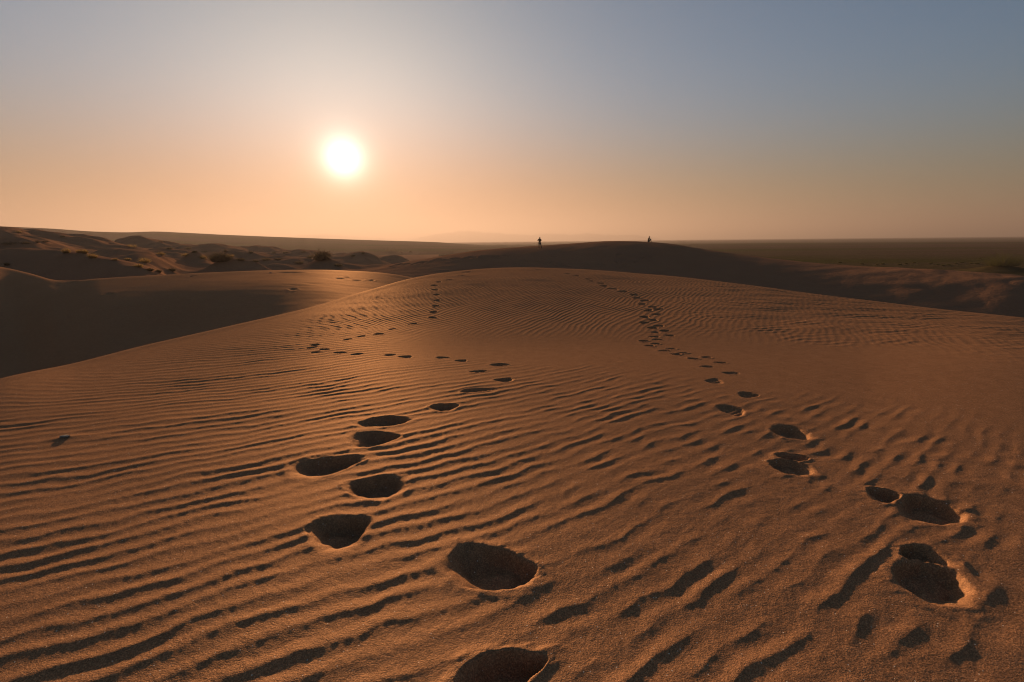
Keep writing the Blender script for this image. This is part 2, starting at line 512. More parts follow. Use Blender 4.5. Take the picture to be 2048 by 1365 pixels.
for (x0, y0, x1, y1, dm, dep) in DENT:
    p0, p1 = hit(x0, y0), hit(x1, y1)
    d = (p1 - p0)[:2]
    L = max(np.linalg.norm(d), 0.2)
    d = np.array([1.0, 0.0]) if L > 6 else d / L
    DENTS.append(((p0 + p1) / 2, d, min(L, 5.0) / 2, dm / 2, dep))

# plants: photo place, width and height in photo pixels, sort
SPOTS = [(0, 15, 530, 540, 'poking up behind the saddle of the smooth shaded dune'), (0, 110, 460, 495, 'on the slope of the highest sand hill'), (120, 190, 505, 525, 'on the crest of the nearest sand hill'),
         (120, 130, 470, 480, 'in the gap behind the highest sand hill'), (400, 490, 518, 530, 'next to the large feathery dark shrub'), (590, 680, 515, 540, 'next to the large rounded dark shrub below the sun'),
         (700, 730, 505, 520, 'on the last sand hummock before the far dune'), (800, 825, 500, 510, 'beside the flat-topped shrub on the low rise'), (550, 610, 505, 510, 'where the sand hills end at the hazy plain'),
         (505, 560, 520, 530, 'between the two large dark shrubs'), (495, 560, 500, 515, 'on the low dunes farther off than the two large shrubs'), (320, 345, 480, 505, 'on the flank of the tallest rounded dune'),
         (370, 455, 500, 512, 'on the row of low hummocks beyond the large feathery shrub'), (220, 270, 495, 525, 'on the long ridge running down to the smooth dune'), (320, 380, 512, 518, 'on a hummock beside the long sand ridge'),
         (300, 350, 540, 550, 'rising just behind the smooth dune crest'), (270, 300, 525, 540, 'on the hummock just behind the smooth dune crest')]
TUFTS = [(134, 511, 14, 13, 'g'), (160, 510, 12, 9, 'g'), (170, 511.5, 12, 11, 'g'), (186, 521, 18, 13, 'g'), (14, 534, 9, 8, 's'), (21, 492, 34, 8, 's'), (52, 491, 17, 6, 's'), (75, 487, 11, 4, 's'), (90, 486, 13, 4, 's'),
         (38, 467, 11, 5, 'g'), (126, 476, 10, 4, 's'), (265, 498, 20, 9, 'g'), (323, 514, 15, 9, 'g'), (290, 531, 22, 14, 'g'), (278, 538, 18, 9, 'g'), (256, 522, 12, 6, 'g'), (345, 547, 17, 10, 's'), (323, 487, 13, 5, 's'),
         (339, 500, 16, 5, 's'), (377, 501, 15, 7, 's'), (373, 516, 19, 9, 'g'), (389, 509, 11, 5, 's'), (406, 521, 19, 10, 'g'), (410, 506, 15, 4, 's'), (451, 507, 8, 7, 's'), (461, 523, 15, 9, 'g'), (482, 528, 22, 8, 's'),
         (533, 524, 21, 8, 's'), (511, 527, 16, 6, 's'), (427, 523, 14, 8, 'g'), (726, 511, 9, 7, 's'), (706, 515, 11, 5, 's'), (802, 506, 9, 4, 's'), (821, 506, 9, 4, 's'), (556, 523, 16, 6, 's'), (598, 531, 26, 9, 's'),
         (571, 508, 15, 5, 's'), (607, 507, 14, 5, 's'), (678, 537, 20, 8, 's'), (620, 520, 16, 8, 's'), (300, 545, 16, 8, 's'), (318, 548, 14, 8, 's'), (502, 508, 12, 5, 's'), (548, 508, 10, 4, 's'), (230, 522, 10, 5, 'g'),
         (1724, 530, 8, 4, 'o'), (1755, 532, 7, 4, 'o'), (1765, 530, 8, 4, 'o'), (1799, 531, 8, 4, 'o'), (1812, 530, 7, 4, 'o'), (1829, 527, 7, 3, 'o'), (1861, 529, 9, 4, 'o'), (1876, 532, 8, 4, 'o'), (1886, 533, 8, 4, 'o'),
         (1897, 532, 9, 4, 'o'), (1912, 529, 7, 4, 'o'), (1924, 527, 9, 3, 'o'), (1942, 529, 8, 4, 'o'), (1954, 530, 10, 5, 'o'), (1961, 520, 7, 4, 'o'), (1680, 527, 8, 3, 'o')]
BIG = [(442, 533, 46, 24, 'large feathery dark shrub on a hummock, behind the smooth dune crest', 's', 0.95),
       (645, 531, 38, 25, 'large rounded dark shrub directly below the sun, behind the smooth dune crest', 's', 0.6),
       (782, 507, 28, 10, 'flat-topped dark shrub on a low rise beyond the far dune\'s left end', 's', 0.3),
       (2002, 547, 74, 36, 'large feathery dry grass bush at the far dune\'s right edge by the plain', 'o', 1.0)]
MOUNDS = []
for (px, py, wpx, hpx) in [q[:4] for q in TUFTS] + [q[:4] for q in BIG]:
    p = hit(px, py, 45)
    d_ = np.array([p[0], p[1], p[2] - CAMZ]) @ CR
    MOUNDS.append((p, wpx / F * -d_[2] / 2, hpx / F * -d_[2]))

STONE = hit(131, 876)


def saw(p, a=0.30):
    t = p - np.floor(p)
    return np.where(t < a, (t / a) ** 2.1, (0.5 + 0.5 * np.cos(np.pi * (t - a) / (1 - a))) ** 0.85)


def detail(x, y):
    """ripples, prints, dents; returns (height to add, print id per point)"""
    th, r = angdist(x, y)
    z = np.zeros_like(r)
    pid = np.full(r.shape, -1, dtype=np.int32)
    m = r < 40
    xs, ys, rs, ts = x[m], y[m], r[m], th[m]
    # ---- near ripples: crests run to the upper right, steep side towards the viewer
    w1 = 0.55 * noise(xs / 1.6, ys / 1.6, 3) + 0.20 * noise(xs / 0.55, ys / 0.55, 4)
    w2 = 0.35 * noise(xs / 0.9, ys / 0.9, 5)
    xc = np.clip(xs, -6, 4)
    lam = 0.106
    gx = -0.62 * xc - 0.0425 * xc * xc + (xs - xc) * (-0.62 - 0.085 * xc)
    u = (gx + ys) * 0.80
    # wind-blown crests wander, fork and die out
    ph = u / lam + 1.35 * w1 + 0.70 * w2 + 0.22 * noise(xs / 0.20, ys / 0.20, 13) + 0.07 * noise(xs / 0.07, ys / 0.07, 30)
    along = (xs * 0.8 + ys * 0.57)
    pat = noise(along / 0.9 + 3, u / 0.30, 6) + 0.6 * noise(along / 0.35, u / 0.16, 7)
    pat2 = noise(along / 0.22 + 3, u / 0.16, 26) + 0.4 * noise(along / 0.6, u / 0.5, 27)
    left = 1 - sstep(-1.1, 0.5, xs - 0.10 * ys)
    amp = 0.0067 * (0.76 + 0.66 * pat) * left + 0.0066 * np.clip(0.40 + 1.10 * pat2, 0.02, 1.35) * (1 - left)
    amp = np.clip(amp, 0.0006, 0.0095)
    rA = herm(A[:, 0], A[:, 1], pchip_slopes(A[:, 0], A[:, 1]), np.clip(ts, A[0, 0], A[-1, 0]))
    # smooth band in the dip, strongest in the middle and on the right
    nband = 5.4 + 0.5 * noise(xs / 1.4, ys / 1.4, 8) - 0.7 * sstep(0.6, 3.0, xs)
    near_w = 1 - sstep(nband - 1.2, nband + 0.6, rs)
    leftw = 1 - sstep(R(-22), R(-8), ts)
    near_w = np.maximum(near_w, leftw * (1 - sstep(0.75, 1.0, rs / rA)) * (0.62 + 0.38 * (1 - sstep(4.5, 7.5, rs))))
    rip = saw(ph, 0.46) - 0.4
    zz = amp * near_w * rip
    # low crossing ridges on the right
    u2 = (xs * math.sin(R(33)) + ys * math.cos(R(33)))
    p2 = u2 / 0.36 + 0.6 * noise(xs / 1.3, ys / 1.3, 9)
    t2 = np.abs((p2 - np.floor(p2)) - 0.5) * 2
    zz += 0.0042 * (1 - left) * near_w * (1 - sstep(0.0, 0.55, t2)) * (0.5 + 0.5 * noise(along / 0.8, u2 / 0.8, 10))
    # gentle unevenness
    zz += 0.0009 * noise(xs / 0.028, ys / 0.028, 28) * (1 - sstep(3.0, 5.0, rs)) + 0.0005 * noise(xs / 0.09, ys / 0.09, 29) * near_w
    zz += 0.006 * noise(xs / 0.7, ys / 0.7, 11) * near_w + 0.012 * noise(xs / 2.3, ys / 2.3, 12)
    # ---- mound ripples: shorter, wavier
    band = 6.9 + 0.55 * noise(xs / 1.2, ys / 1.2, 14) + 0.3 * noise(xs / 0.5, ys / 0.5, 15)
    mw = sstep(band - 0.6, band + 1.6, rs) * (1 - 0.6 * sstep(0.93, 1.03, rs / rA)) * (1 - sstep(1.0, 1.25, rs / rA)) * sstep(R(-27), R(-17), ts)
    wav = 0.55 * noise(xs / 1.1, ys / 1.5, 16) + 0.28 * noise(xs / 0.33, ys / 0.55, 17)
    rightw = sstep(R(12), R(27), ts)
    u3 = xs * -math.sin(R(62)) + ys * math.cos(R(62))
    ph3 = u3 / 0.100 + 1.7 * wav + 0.5 * noise(xs / 3.0, ys / 0.8, 33)
    u4 = xs * -math.sin(R(20)) + ys * math.cos(R(20))
    ph4 = u4 / 0.17 + 1.6 * wav
    pat3 = 0.85 + 0.35 * noise(xs / 0.5, ys / 0.5, 18) + 0.3 * noise(xs / 2.0, ys / 2.0, 19)
    pat4 = np.clip(0.35 + 1.0 * noise(xs / 0.7, ys / 0.5, 34), 0, 1.4)
    zz += 0.0050 * mw * np.clip(pat3, 0.3, 1.5) * (saw(ph3, 0.45) - 0.4) * (1 - rightw)
    zz += mw * rightw * (0.0062 * pat4 * (saw(ph4, 0.45) - 0.4) + 0.0026 * np.clip(pat3, 0.15, 1.5) * (saw(ph3, 0.45) - 0.4))
    # broad wavy swells on the mound's right flank and left shoulder
    sw = noise(xs / 0.9 + 0.3 * noise(xs / 1.5, ys / 1.5, 20), ys / 0.42, 21)
    zz += 0.011 * sw * rightw * sstep(7.5, 9.0, rs) * (1 - sstep(0.9, 1.02, rs / rA))
    lsh = sstep(R(-30), R(-20), ts) * (1 - sstep(R(-12), R(-6), ts))
    zz += 0.0045 * sw * lsh * sstep(6.5, 8.0, rs) * (1 - sstep(0.85, 0.98, rs / rA))
    # ---- faint ripples of the left dune's face
    bw = sstep(1.15, 1.6, rs / rA)
    zz += 0.006 * bw * noise(xs / 1.6, ys / 0.55, 23)
    # ---- stone with its wind tail
    sx, sy = xs - STONE[0], ys - STONE[1]
    zz += 0.007 * np.exp(-(sx / 0.09) ** 2 - (sy / 0.06) ** 2) + 0.005 * np.exp(-((sx - 0.22) / 0.22) ** 2 - ((sy - 0.02) / 0.05) ** 2)
    pm = np.full(rs.shape, -1, dtype=np.int32)
    for k, P in enumerate(PRINTS):
        dx, dy = xs - P['c'][0], ys - P['c'][1]
        near = np.nonzero(dx * dx + dy * dy < (P['a'] * 2.2) ** 2)[0]
        if len(near) == 0:
            continue
        dx, dy = dx[near], dy[near]
        uu = (dx * P['u'][0] + dy * P['u'][1]) / P['a']
        vv = (-dx * P['u'][1] + dy * P['u'][0]) / (P['b'] * (1 + P['egg'] * uu))
        an = np.arctan2(vv, uu)
        wob = 1 + 0.07 * np.sin(2 * an + P['seed']) + 0.06 * np.sin(3 * an + 2.3 * P['seed']) + 0.012 * np.sin(7 * an + P['seed'])
        ex = P['ex']
        rho = (np.abs(uu) ** ex + np.abs(vv) ** ex) ** (1 / ex) * wob * (1 + 0.11 * noise(uu * 1.9 + 3 * k, vv * 1.9, 63) + 0.04 * noise(uu * 5 + k, vv * 5, 66))
        wall = (0.46 + 0.32 * np.cos(an - P['soft'])) if P['sort'] == 'd' else 0.82
        floor_ = 1 + 0.25 * noise(uu * 1.6 + k, vv * 1.6, 60) - 0.15 * uu * np.sign(P['egg'])
        dz = -P['dep'] * (1 - sstep(wall, 1.0, rho)) * floor_
        rim = 0.07 * P['dep'] * np.exp(-((rho - 1.12) / 0.20) ** 2) * (0.7 + 0.5 * noise(uu * 3 + 9, vv * 3 + k, 61))
        if P['sort'] == 't':
            tread = np.sin(uu * P['a'] / 0.026 * math.pi) * np.sin(vv * P['b'] / 0.030 * math.pi + uu * 3)
            waist = 1 - 0.0 * uu
            dz += 0.006 * tread * (1 - sstep(0.7, 0.95, rho)) * waist
        if P['sort'] == 's':
            dz += 0.012 * noise(uu * 2.2 + k, vv * 1.4, 62) * (1 - sstep(0.7, 1.3, rho))
        keep = sstep(0.90, 1.22, rho)
        zz[near] = zz[near] * keep + dz + rim
        if np.hypot(P['c'][0], P['c'][1]) < 4.5 and P['sort'] == 'd':
            # crumbs pushed out over one side, slumped sand inside
            xn, yn = xs[near], ys[near]
            side = np.clip(np.cos(an - P['soft'] - 0.6), 0, 1)
            zz[near] += 0.005 * np.clip(noise(xn / 0.022, yn / 0.022, 64) - 0.12, 0, 1) * np.exp(-((rho - 1.10) / 0.16) ** 2) * side
            zz[near] += 0.009 * noise(xn / 0.05, yn / 0.05, 65) * (1 - sstep(0.6, 1.0, rho))
        ins = near[rho < 1.06]
        pm[ins] = k
    z[m] = zz
    pid[m] = pm
    # ---- dents, old tracks
    for (c, d, a, b, dep) in DENTS:
        dx, dy = x - c[0], y - c[1]
        near = np.nonzero(dx * dx + dy * dy < (max(a, b) * 2.5) ** 2)[0]
        if len(near) == 0:
            continue
        uu = (dx[near] * d[0] + dy[near] * d[1]) / a
        vv = (-dx[near] * d[1] + dy[near] * d[0]) / b
        rho = np.hypot(uu, vv) * (1 + 0.25 * noise(uu * 2, vv * 2, 70))
        z[near] += -dep * (1 - sstep(0.35, 1.0, rho)) + 0.35 * dep * np.exp(-((rho - 1.25) / 0.25) ** 2)
    # sand piled up round the plants
    for (p, w_, h_) in MOUNDS:
        dx, dy = x - p[0], y - p[1]
        near = np.nonzero((np.abs(dx) < w_ * 5) & (np.abs(dy) < w_ * 6))[0]
        if len(near):
            q = (dx[near] / (w_ * 1.5)) ** 2 + (dy[near] / (w_ * 1.7)) ** 2
            z[near] += 0.42 * h_ * np.exp(-q)
    # mid-distance relief
    fm = (r > 26) & (r < 110)
    z[fm] += (0.008 + 0.03 * sstep(50, 65, r[fm])) * noise(x[fm] / 2.8, y[fm] / 1.9, 25) * sstep(26, 34, r[fm])
    return z, pid


# ------------------------------------------------------------------ the ground sheet: polar grid, finer near the place of the photo
rows = [0.25]
while rows[-1] < 40000:
    r = rows[-1]
    if r < 0.9:
        dr = 0.03
    elif r < 18.5:
        dr = 0.0055 + 0.0019 * r
    elif r < 60:
        dr = 0.0065 * r
    elif r < 110:
        dr = 0.0055 * r
    elif r < 420:
        dr = 0.0085 * r
    else:
        dr = 0.05 * r
    rows.append(r + dr)
rows = np.array(rows)
cols = list(np.arange(-46.5, -15, 0.115)) + list(np.arange(-15, 21, 0.085)) + list(np.arange(21, 46.5001, 0.115))
a_ = cols[-1]
st = 0.2
while a_ < 313.4 - 0.3:
    st = min(st * 1.18, 3.0)
    if a_ > 180:
        break
    a_ += st
    cols.append(a_)
mirror = [360 - c for c in cols if c > 46.51 and 360 - c > cols[-1] + 0.5]
cols = np.array(sorted(cols + mirror))
nr, nc = len(rows), len(cols)
TH = np.radians(cols)
TH = np.arctan2(np.sin(TH), np.cos(TH))
X = rows[:, None] * np.sin(TH)[None, :]
Y = rows[:, None] * np.cos(TH)[None, :]
xf, yf = X.ravel(), Y.ravel()
Z0 = macro(xf, yf)
Z1, PID = detail(xf, yf)
Zf = Z0 + Z1 + CAMZ
print('ground triangles', nr * nc * 2)

co = np.stack([xf, yf, Zf], axis=1)
# vertex normals on the whole sheet, so that its pieces meet without a seam
G = co.reshape(nr, nc, 3)
d_c = np.roll(G, -1, axis=1) - np.roll(G, 1, axis=1)
d_r = np.empty_like(G)
d_r[1:-1] = G[2:] - G[:-2]
d_r[0] = G[1] - G[0]
d_r[-1] = G[-1] - G[-2]
NV = np.cross(d_c, d_r)
NV /= np.linalg.norm(NV, axis=2, keepdims=True) + 1e-20
NV[NV[..., 2] < 0] *= -1
NV = NV.reshape(-1, 3)

# which piece each face belongs to
ii, jj = np.meshgrid(np.arange(nr - 1), np.arange(nc), indexing='ij')
j2 = (jj + 1) % nc
quad = np.stack([ii * nc + jj, ii * nc + j2, (ii + 1) * nc + j2, (ii + 1) * nc + jj], axis=-1).reshape(-1, 4)
fth = np.clip(TH, az(-600), az(2800))
rrA, _zz = prof(fth)
lim = {n: rrA[i + 1] for i, n in enumerate(NAMES)}
rmid = np.sqrt(rows[:-1] * rows[1:])
part = np.zeros((nr - 1, nc), dtype=np.int32)         # 0 near dune
part[rmid[:, None] > lim['hA'][None, :]] = 1          # left dune
part[rmid[:, None] > lim['hB'][None, :]] = 2          # far dune
part[rmid[:, None] > (lim['hC'] * 0.92)[None, :]] = 3  # dune field
plain_r = np.where(fth > az(880), lim['hC'] * 0.92, 420.0)
part[rmid[:, None] > plain_r[None, :]] = 4            # plain
leftcols = (fth < az(640))
part[(part == 2) & leftcols[None, :]] = 3
rightcols = fth > az(960)
part[(part == 1) & rightcols[None, :]] = 2
part = part.ravel()
fpid = PID[quad].max(axis=1)
fpid[PID[quad].min(axis=1) < 0] = -1
fpid[part != 0] = -1


# ------------------------------------------------------------------ materials
def new_mat(name):
    m = bpy.data.materials.new(name)
    m.use_nodes = True
    t = m.node_tree
    b = t.nodes['Principled BSDF']
    return m, t, b


def ramp(t, fac, stops):
    n = t.nodes.new('ShaderNodeValToRGB')
    el = n.color_ramp.elements
    while len(el) < len(stops):
        el.new(0.5)
    for e, (p, c) in zip(el, stops):
        e.position = p
        e.color = (*c, 1)
    t.links.new(fac, n.inputs[0])
    return n.outputs[0]


def noise_node(t, vec, scale, detail=2, rough=0.5):
    n = t.nodes.new('ShaderNodeTexNoise')
    n.inputs['Scale'].default_value = scale
    n.inputs['Detail'].default_value = detail
    n.inputs['Roughness'].default_value = rough
    t.links.new(vec, n.inputs['Vector'])
    return n.outputs['Fac']


def mixc(t, fac, a, b, mode='MIX'):
    n = t.nodes.new('ShaderNodeMix')
    n.data_type = 'RGBA'
    n.blend_type = mode
    for sock, v in ((n.inputs[0], fac), (n.inputs[6], a), (n.inputs[7], b)):
        if isinstance(v, (int, float)):
            sock.default_value = v
        elif isinstance(v, tuple):
            sock.default_value = (*v, 1)
        else:
            t.links.new(v, sock)
    return n.outputs[2]


def sand_material(name, c0, c1, grain=True):
    m, t, b = new_mat(name)
    tcn = t.nodes.new('ShaderNodeTexCoord')
    pos = tcn.outputs['Object']
    big = noise_node(t, pos, 0.35, 3)
    mid = noise_node(t, pos, 9.0, 4, 0.6)
    c = mixc(t, big, c0, c1)
    c = mixc(t, 0.30, c, ramp(t, mid, [(0.3, (0.55, 0.55, 0.55)), (0.7, (1.25, 1.25, 1.25))]), 'MULTIPLY')
    if grain:
        g = noise_node(t, pos, 170.0, 3, 0.75)
        c = mixc(t, 0.55, c, ramp(t, g, [(0.34, (0.55, 0.54, 0.53)), (0.66, (1.40, 1.40, 1.40))]), 'MULTIPLY')
        # crisp single grains
        snap = t.nodes.new('ShaderNodeVectorMath')
        snap.operation = 'SNAP'
        snap.inputs[1].default_value = (0.0035, 0.0035, 0.0035)
        t.links.new(pos, snap.inputs[0])
        wn = t.nodes.new('ShaderNodeTexWhiteNoise')
        wn.noise_dimensions = '3D'
        t.links.new(snap.outputs[0], wn.inputs['Vector'])
        c = mixc(t, 0.75, c, ramp(t, wn.outputs['Value'], [(0.0, (0.45, 0.44, 0.43)), (0.55, (0.95, 0.95, 0.95)), (1.0, (1.75, 1.70, 1.62))]), 'MULTIPLY')
        # sparse pale quartz grains, their glints painted in as bright colour
        v = t.nodes.new('ShaderNodeTexVoronoi')
        v.inputs['Scale'].default_value = 95.0
        t.links.new(pos, v.inputs['Vector'])
        vm = mth(t, 'LESS_THAN', v.outputs['Distance'], 0.20)
        sep = t.nodes.new('ShaderNodeSeparateColor')
        t.links.new(v.outputs['Color'], sep.inputs[0])
        rare = mth(t, 'GREATER_THAN', sep.outputs[0], 0.955)
        c = mixc(t, mth(t, 'MULTIPLY', vm, rare), c, (0.85, 0.72, 0.55))
        g2 = noise_node(t, pos, 85.0, 3, 0.7)
        bp = t.nodes.new('ShaderNodeBump')
        bp.inputs['Strength'].default_value = 0.75
        bp.inputs['Distance'].default_value = 0.004
        hsum = mth(t, 'ADD', mth(t, 'MULTIPLY', g2, 0.8), mth(t, 'MULTIPLY', g, 0.35))
        t.links.new(hsum, bp.inputs['Height'])
        t.links.new(bp.outputs[0], b.inputs['Normal'])
    else:
        g2 = noise_node(t, pos, 2.2, 4, 0.65)
        bp = t.nodes.new('ShaderNodeBump')
        bp.inputs['Strength'].default_value = 0.5
        bp.inputs['Distance'].default_value = 0.10
        t.links.new(g2, bp.inputs['Height'])
        t.links.new(bp.outputs[0], b.inputs['Normal'])
    t.links.new(c, b.inputs['Base Color'])
    b.inputs['Roughness'].default_value = 0.85
    b.inputs['Specular IOR Level'].default_value = 0.0
    if grain:
        # translucent quartz grains send warm light onwards at low angles
        gl = t.nodes.new('ShaderNodeBsdfGlossy')
        gl.inputs['Color'].default_value = (0.90, 0.56, 0.32, 1)
        gl.inputs['Roughness'].default_value = 0.62
        if 'Normal' in gl.inputs:
            t.links.new(bp.outputs[0], gl.inputs['Normal'])
        ms = t.nodes.new('ShaderNodeMixShader')
        ms.inputs[0].default_value = 0.065
        t.links.new(b.outputs[0], ms.inputs[1])
        t.links.new(gl.outputs[0], ms.inputs[2])
        t.links.new(ms.outputs[0], t.nodes['Material Output'].inputs['Surface'])
    return m


M_SAND = sand_material('sand', (0.295, 0.138, 0.064), (0.34, 0.164, 0.079))
M_SANDFAR = sand_material('sand_far', (0.26, 0.128, 0.068), (0.31, 0.155, 0.082), grain=False)  # greyer than the near sand: veiling haze put into the base colour

M_PLAIN, t_, b_ = new_mat('plain_soil')
p_ = t_.nodes.new('ShaderNodeTexCoord').outputs['Object']
mp = t_.nodes.new('ShaderNodeMapping')
mp.inputs['Scale'].default_value = (0.25, 1.0, 1.0)
t_.links.new(p_, mp.inputs['Vector'])
n1 = noise_node(t_, mp.outputs[0], 0.006, 4, 0.6)
n2 = noise_node(t_, p_, 0.25, 4, 0.7)
cc = mixc(t_, ramp(t_, n1, [(0.40, (0, 0, 0)), (0.62, (1, 1, 1))]), (0.105, 0.062, 0.038), (0.066, 0.056, 0.014))
cc = mixc(t_, 0.6, cc, ramp(t_, n2, [(0.3, (0.5, 0.5, 0.5)), (0.7, (1.3, 1.3, 1.3))]), 'MULTIPLY')
t_.links.new(cc, b_.inputs['Base Color'])
b_.inputs['Roughness'].default_value = 0.9
b_.inputs['Specular IOR Level'].default_value = 0.0


def flat_mat(name, c0, c1, scale, rough=0.8, transl=0.0):
    m, t, b = new_mat(name)
    pos = t.nodes.new('ShaderNodeTexCoord').outputs['Object']
    t.links.new(mixc(t, noise_node(t, pos, scale, 3), c0, c1), b.inputs['Base Color'])
    b.inputs['Roughness'].default_value = rough
    b.inputs['Specular IOR Level'].default_value = 0.2
    if transl:
        tr = t.nodes.new('ShaderNodeBsdfTranslucent')
        tr.inputs['Color'].default_value = (*c1, 1)
        mx = t.nodes.new('ShaderNodeMixShader')
        mx.inputs[0].default_value = transl
        t.links.new(b.outputs[0], mx.inputs[1])
        t.links.new(tr.outputs[0], mx.inputs[2])
        t.links.new(mx.outputs[0], t.nodes['Material Output'].inputs['Surface'])
    return m


M_GRASS = flat_mat('dry_grass', (0.20, 0.125, 0.045), (0.32, 0.20, 0.07), 3.0, 0.8, 0.5)
M_GREEN = flat_mat('olive_grass', (0.07, 0.065, 0.02), (0.13, 0.11, 0.03), 3.0, 0.8, 0.25)
M_SHRUB = flat_mat('dark_shrub', (0.09, 0.062, 0.032), (0.15, 0.10, 0.05), 2.0, 0.85, 0.3)
M_TWIG = flat_mat('twig', (0.07, 0.05, 0.035), (0.12, 0.085, 0.055), 5.0, 0.9)
M_MOUNT = flat_mat('mountain_rock', (0.24, 0.18, 0.14), (0.30, 0.23, 0.17), 0.002, 0.95)
M_STONE = flat_mat('pale_stone', (0.25, 0.19, 0.14), (0.36, 0.29, 0.22), 60.0, 0.9)
M_SKIN = flat_mat('skin', (0.36, 0.20, 0.13), (0.42, 0.24, 0.16), 8.0, 0.6)
M_HAIR = flat_mat('hair', (0.05, 0.022, 0.010), (0.08, 0.035, 0.015), 30.0, 0.5)
M_JACKET = flat_mat('dark_jacket', (0.018, 0.014, 0.012), (0.030, 0.024, 0.020), 6.0, 0.85)
M_BROWN = flat_mat('brown_top', (0.050, 0.026, 0.014), (0.075, 0.038, 0.020), 6.0, 0.85)
M_TROUS = flat_mat('dark_trousers', (0.012, 0.012, 0.014), (0.022, 0.021, 0.022), 6.0, 0.85)
M_SHOE = flat_mat('shoe', (0.02, 0.017, 0.015), (0.04, 0.03, 0.025), 9.0, 0.7)
M_EYE = flat_mat('eye', (0.02, 0.015, 0.012), (0.03, 0.02, 0.015), 9.0, 0.3)
M_BAG = flat_mat('bag', (0.03, 0.02, 0.014), (0.045, 0.03, 0.02), 9.0, 0.7)
M_CAM = flat_mat('camera_body', (0.012, 0.012, 0.012), (0.02, 0.02, 0.02), 20.0, 0.4)


# ------------------------------------------------------------------ cut the sheet into its pieces
def piece(name, fsel, mat, parent=None):
    q = quad[fsel]
    used, inv = np.unique(q, return_inverse=True)
    inv = inv.reshape(q.shape).astype(np.int32)
    me = bpy.data.meshes.new(name)
    nv, nf = len(used), len(q)
    me.vertices.add(nv)
    me.vertices.foreach_set('co', co[used].astype(np.float32).ravel())
    me.loops.add(nf * 4)
    me.loops.foreach_set('vertex_index', inv.ravel())
    me.polygons.add(nf)
    me.polygons.foreach_set('loop_start', np.arange(0, nf * 4, 4, dtype=np.int32))
    me.polygons.foreach_set('use_smooth', np.ones(nf, dtype=bool))
    me.update(calc_edges=True)
    me.normals_split_custom_set_from_vertices(NV[used].astype(np.float32))
    return obj(name, me, mat, parent)


near_dune = tag(piece('sand_dune', (part == 0) & (fpid < 0), M_SAND), 'near rippled sand dune crossed by two trails of footprints', kind='structure')
left_dune = tag(piece('sand_dune', part == 1, M_SAND), 'smooth shaded sand dune behind the rippled one', kind='structure')
far_dune = tag(piece('sand_dune', part == 2, M_SANDFAR), 'dark far sand dune that the two people are on', kind='structure')
field = tag(piece('dune_field', part == 3, M_SANDFAR), 'hummocky sand hills with tufts of dry grass', kind='structure')
plain = tag(piece('desert_plain', part == 4, M_PLAIN), 'flat brown and olive desert plain reaching the horizon', kind='structure')
for k in range(len(PRINTS)):
    s = fpid == k
    if s.sum() > 3:
        piece('footprint', s, M_SAND, near_dune)
# small disc that closes the sheet below the camera
cap = bpy.data.meshes.new('sand_under_camera')
rim_i = np.arange(nc)
cap.from_pydata([tuple(c) for c in co[:nc]] + [(0, 0, float(co[:nc, 2].mean()))], [], [(int(j), int((j + 1) % nc), nc) for j in range(nc)])
obj('sand_patch', cap, M_SAND, near_dune)


def ground_z(x, y):
    xa, ya = np.array([float(x)]), np.array([float(y)])
    return float(macro(xa, ya)[0] + detail(xa, ya)[0][0]) + CAMZ


# ------------------------------------------------------------------ distant mountains
def mountain_range(name, pts, r, depth, seed, label):
    """pts: (px, py of the skyline)"""
    n = 220
    pxs = np.linspace(pts[0][0], pts[-1][0], n)
    sky_y = np.interp(pxs, [p[0] for p in pts], [p[1] for p in pts])
    base = -12.0
    V, Fc = [], []
    m_ = 9
    for i in range(n):
        a, rr_, z = pix(pxs[i], sky_y[i], r)
        z = base + max(z - base, 1) * (1 + 0.09 * float(fbm(np.array([pxs[i] / 16.0]), np.array([seed * 1.0]), seed, 4)[0]))
        for j in range(m_):
            t = j / (m_ - 1) * 2 - 1
            f = (1 - abs(t)) ** 1.2
            wob = 1 + 0.25 * float(noise(np.array([i / 7.0]), np.array([j * 1.3]), seed + 5)[0]) * (1 if 0 < j < m_ - 1 and j != m_ // 2 else 0)
            rj = rr_ + t * depth
            V.append((rj * math.sin(a), rj * math.cos(a), CAMZ + base + (z - base) * f * wob))
    for i in range(n - 1):
        for j in range(m_ - 1):
            k = i * m_ + j
            Fc.append((k, k + m_, k + m_ + 1, k + 1))
    me = bpy.data.meshes.new(name)
    me.from_pydata(V, [], Fc)
    return tag(obj(name, me, M_MOUNT), label, kind='structure')


mountain_range('distant_mountains', [(780, 484), (830, 478), (870, 469), (905, 465), (935, 462), (980, 466), (1030, 469), (1060, 471), (1090, 467), (1140, 470), (1175, 467), (1200, 469), (1240, 471), (1270, 470), (1300, 475), (1345, 482)], 12500, 1200, 77,
               'faint hazy mountains on the horizon behind the far dune')
mountain_range('distant_mountains', [(500, 484), (560, 476), (590, 473), (620, 470), (650, 469), (680, 471), (710, 474), (760, 477), (800, 480), (850, 483)], 14000, 1200, 78,
               'very faint hazy mountains on the horizon below the sun')

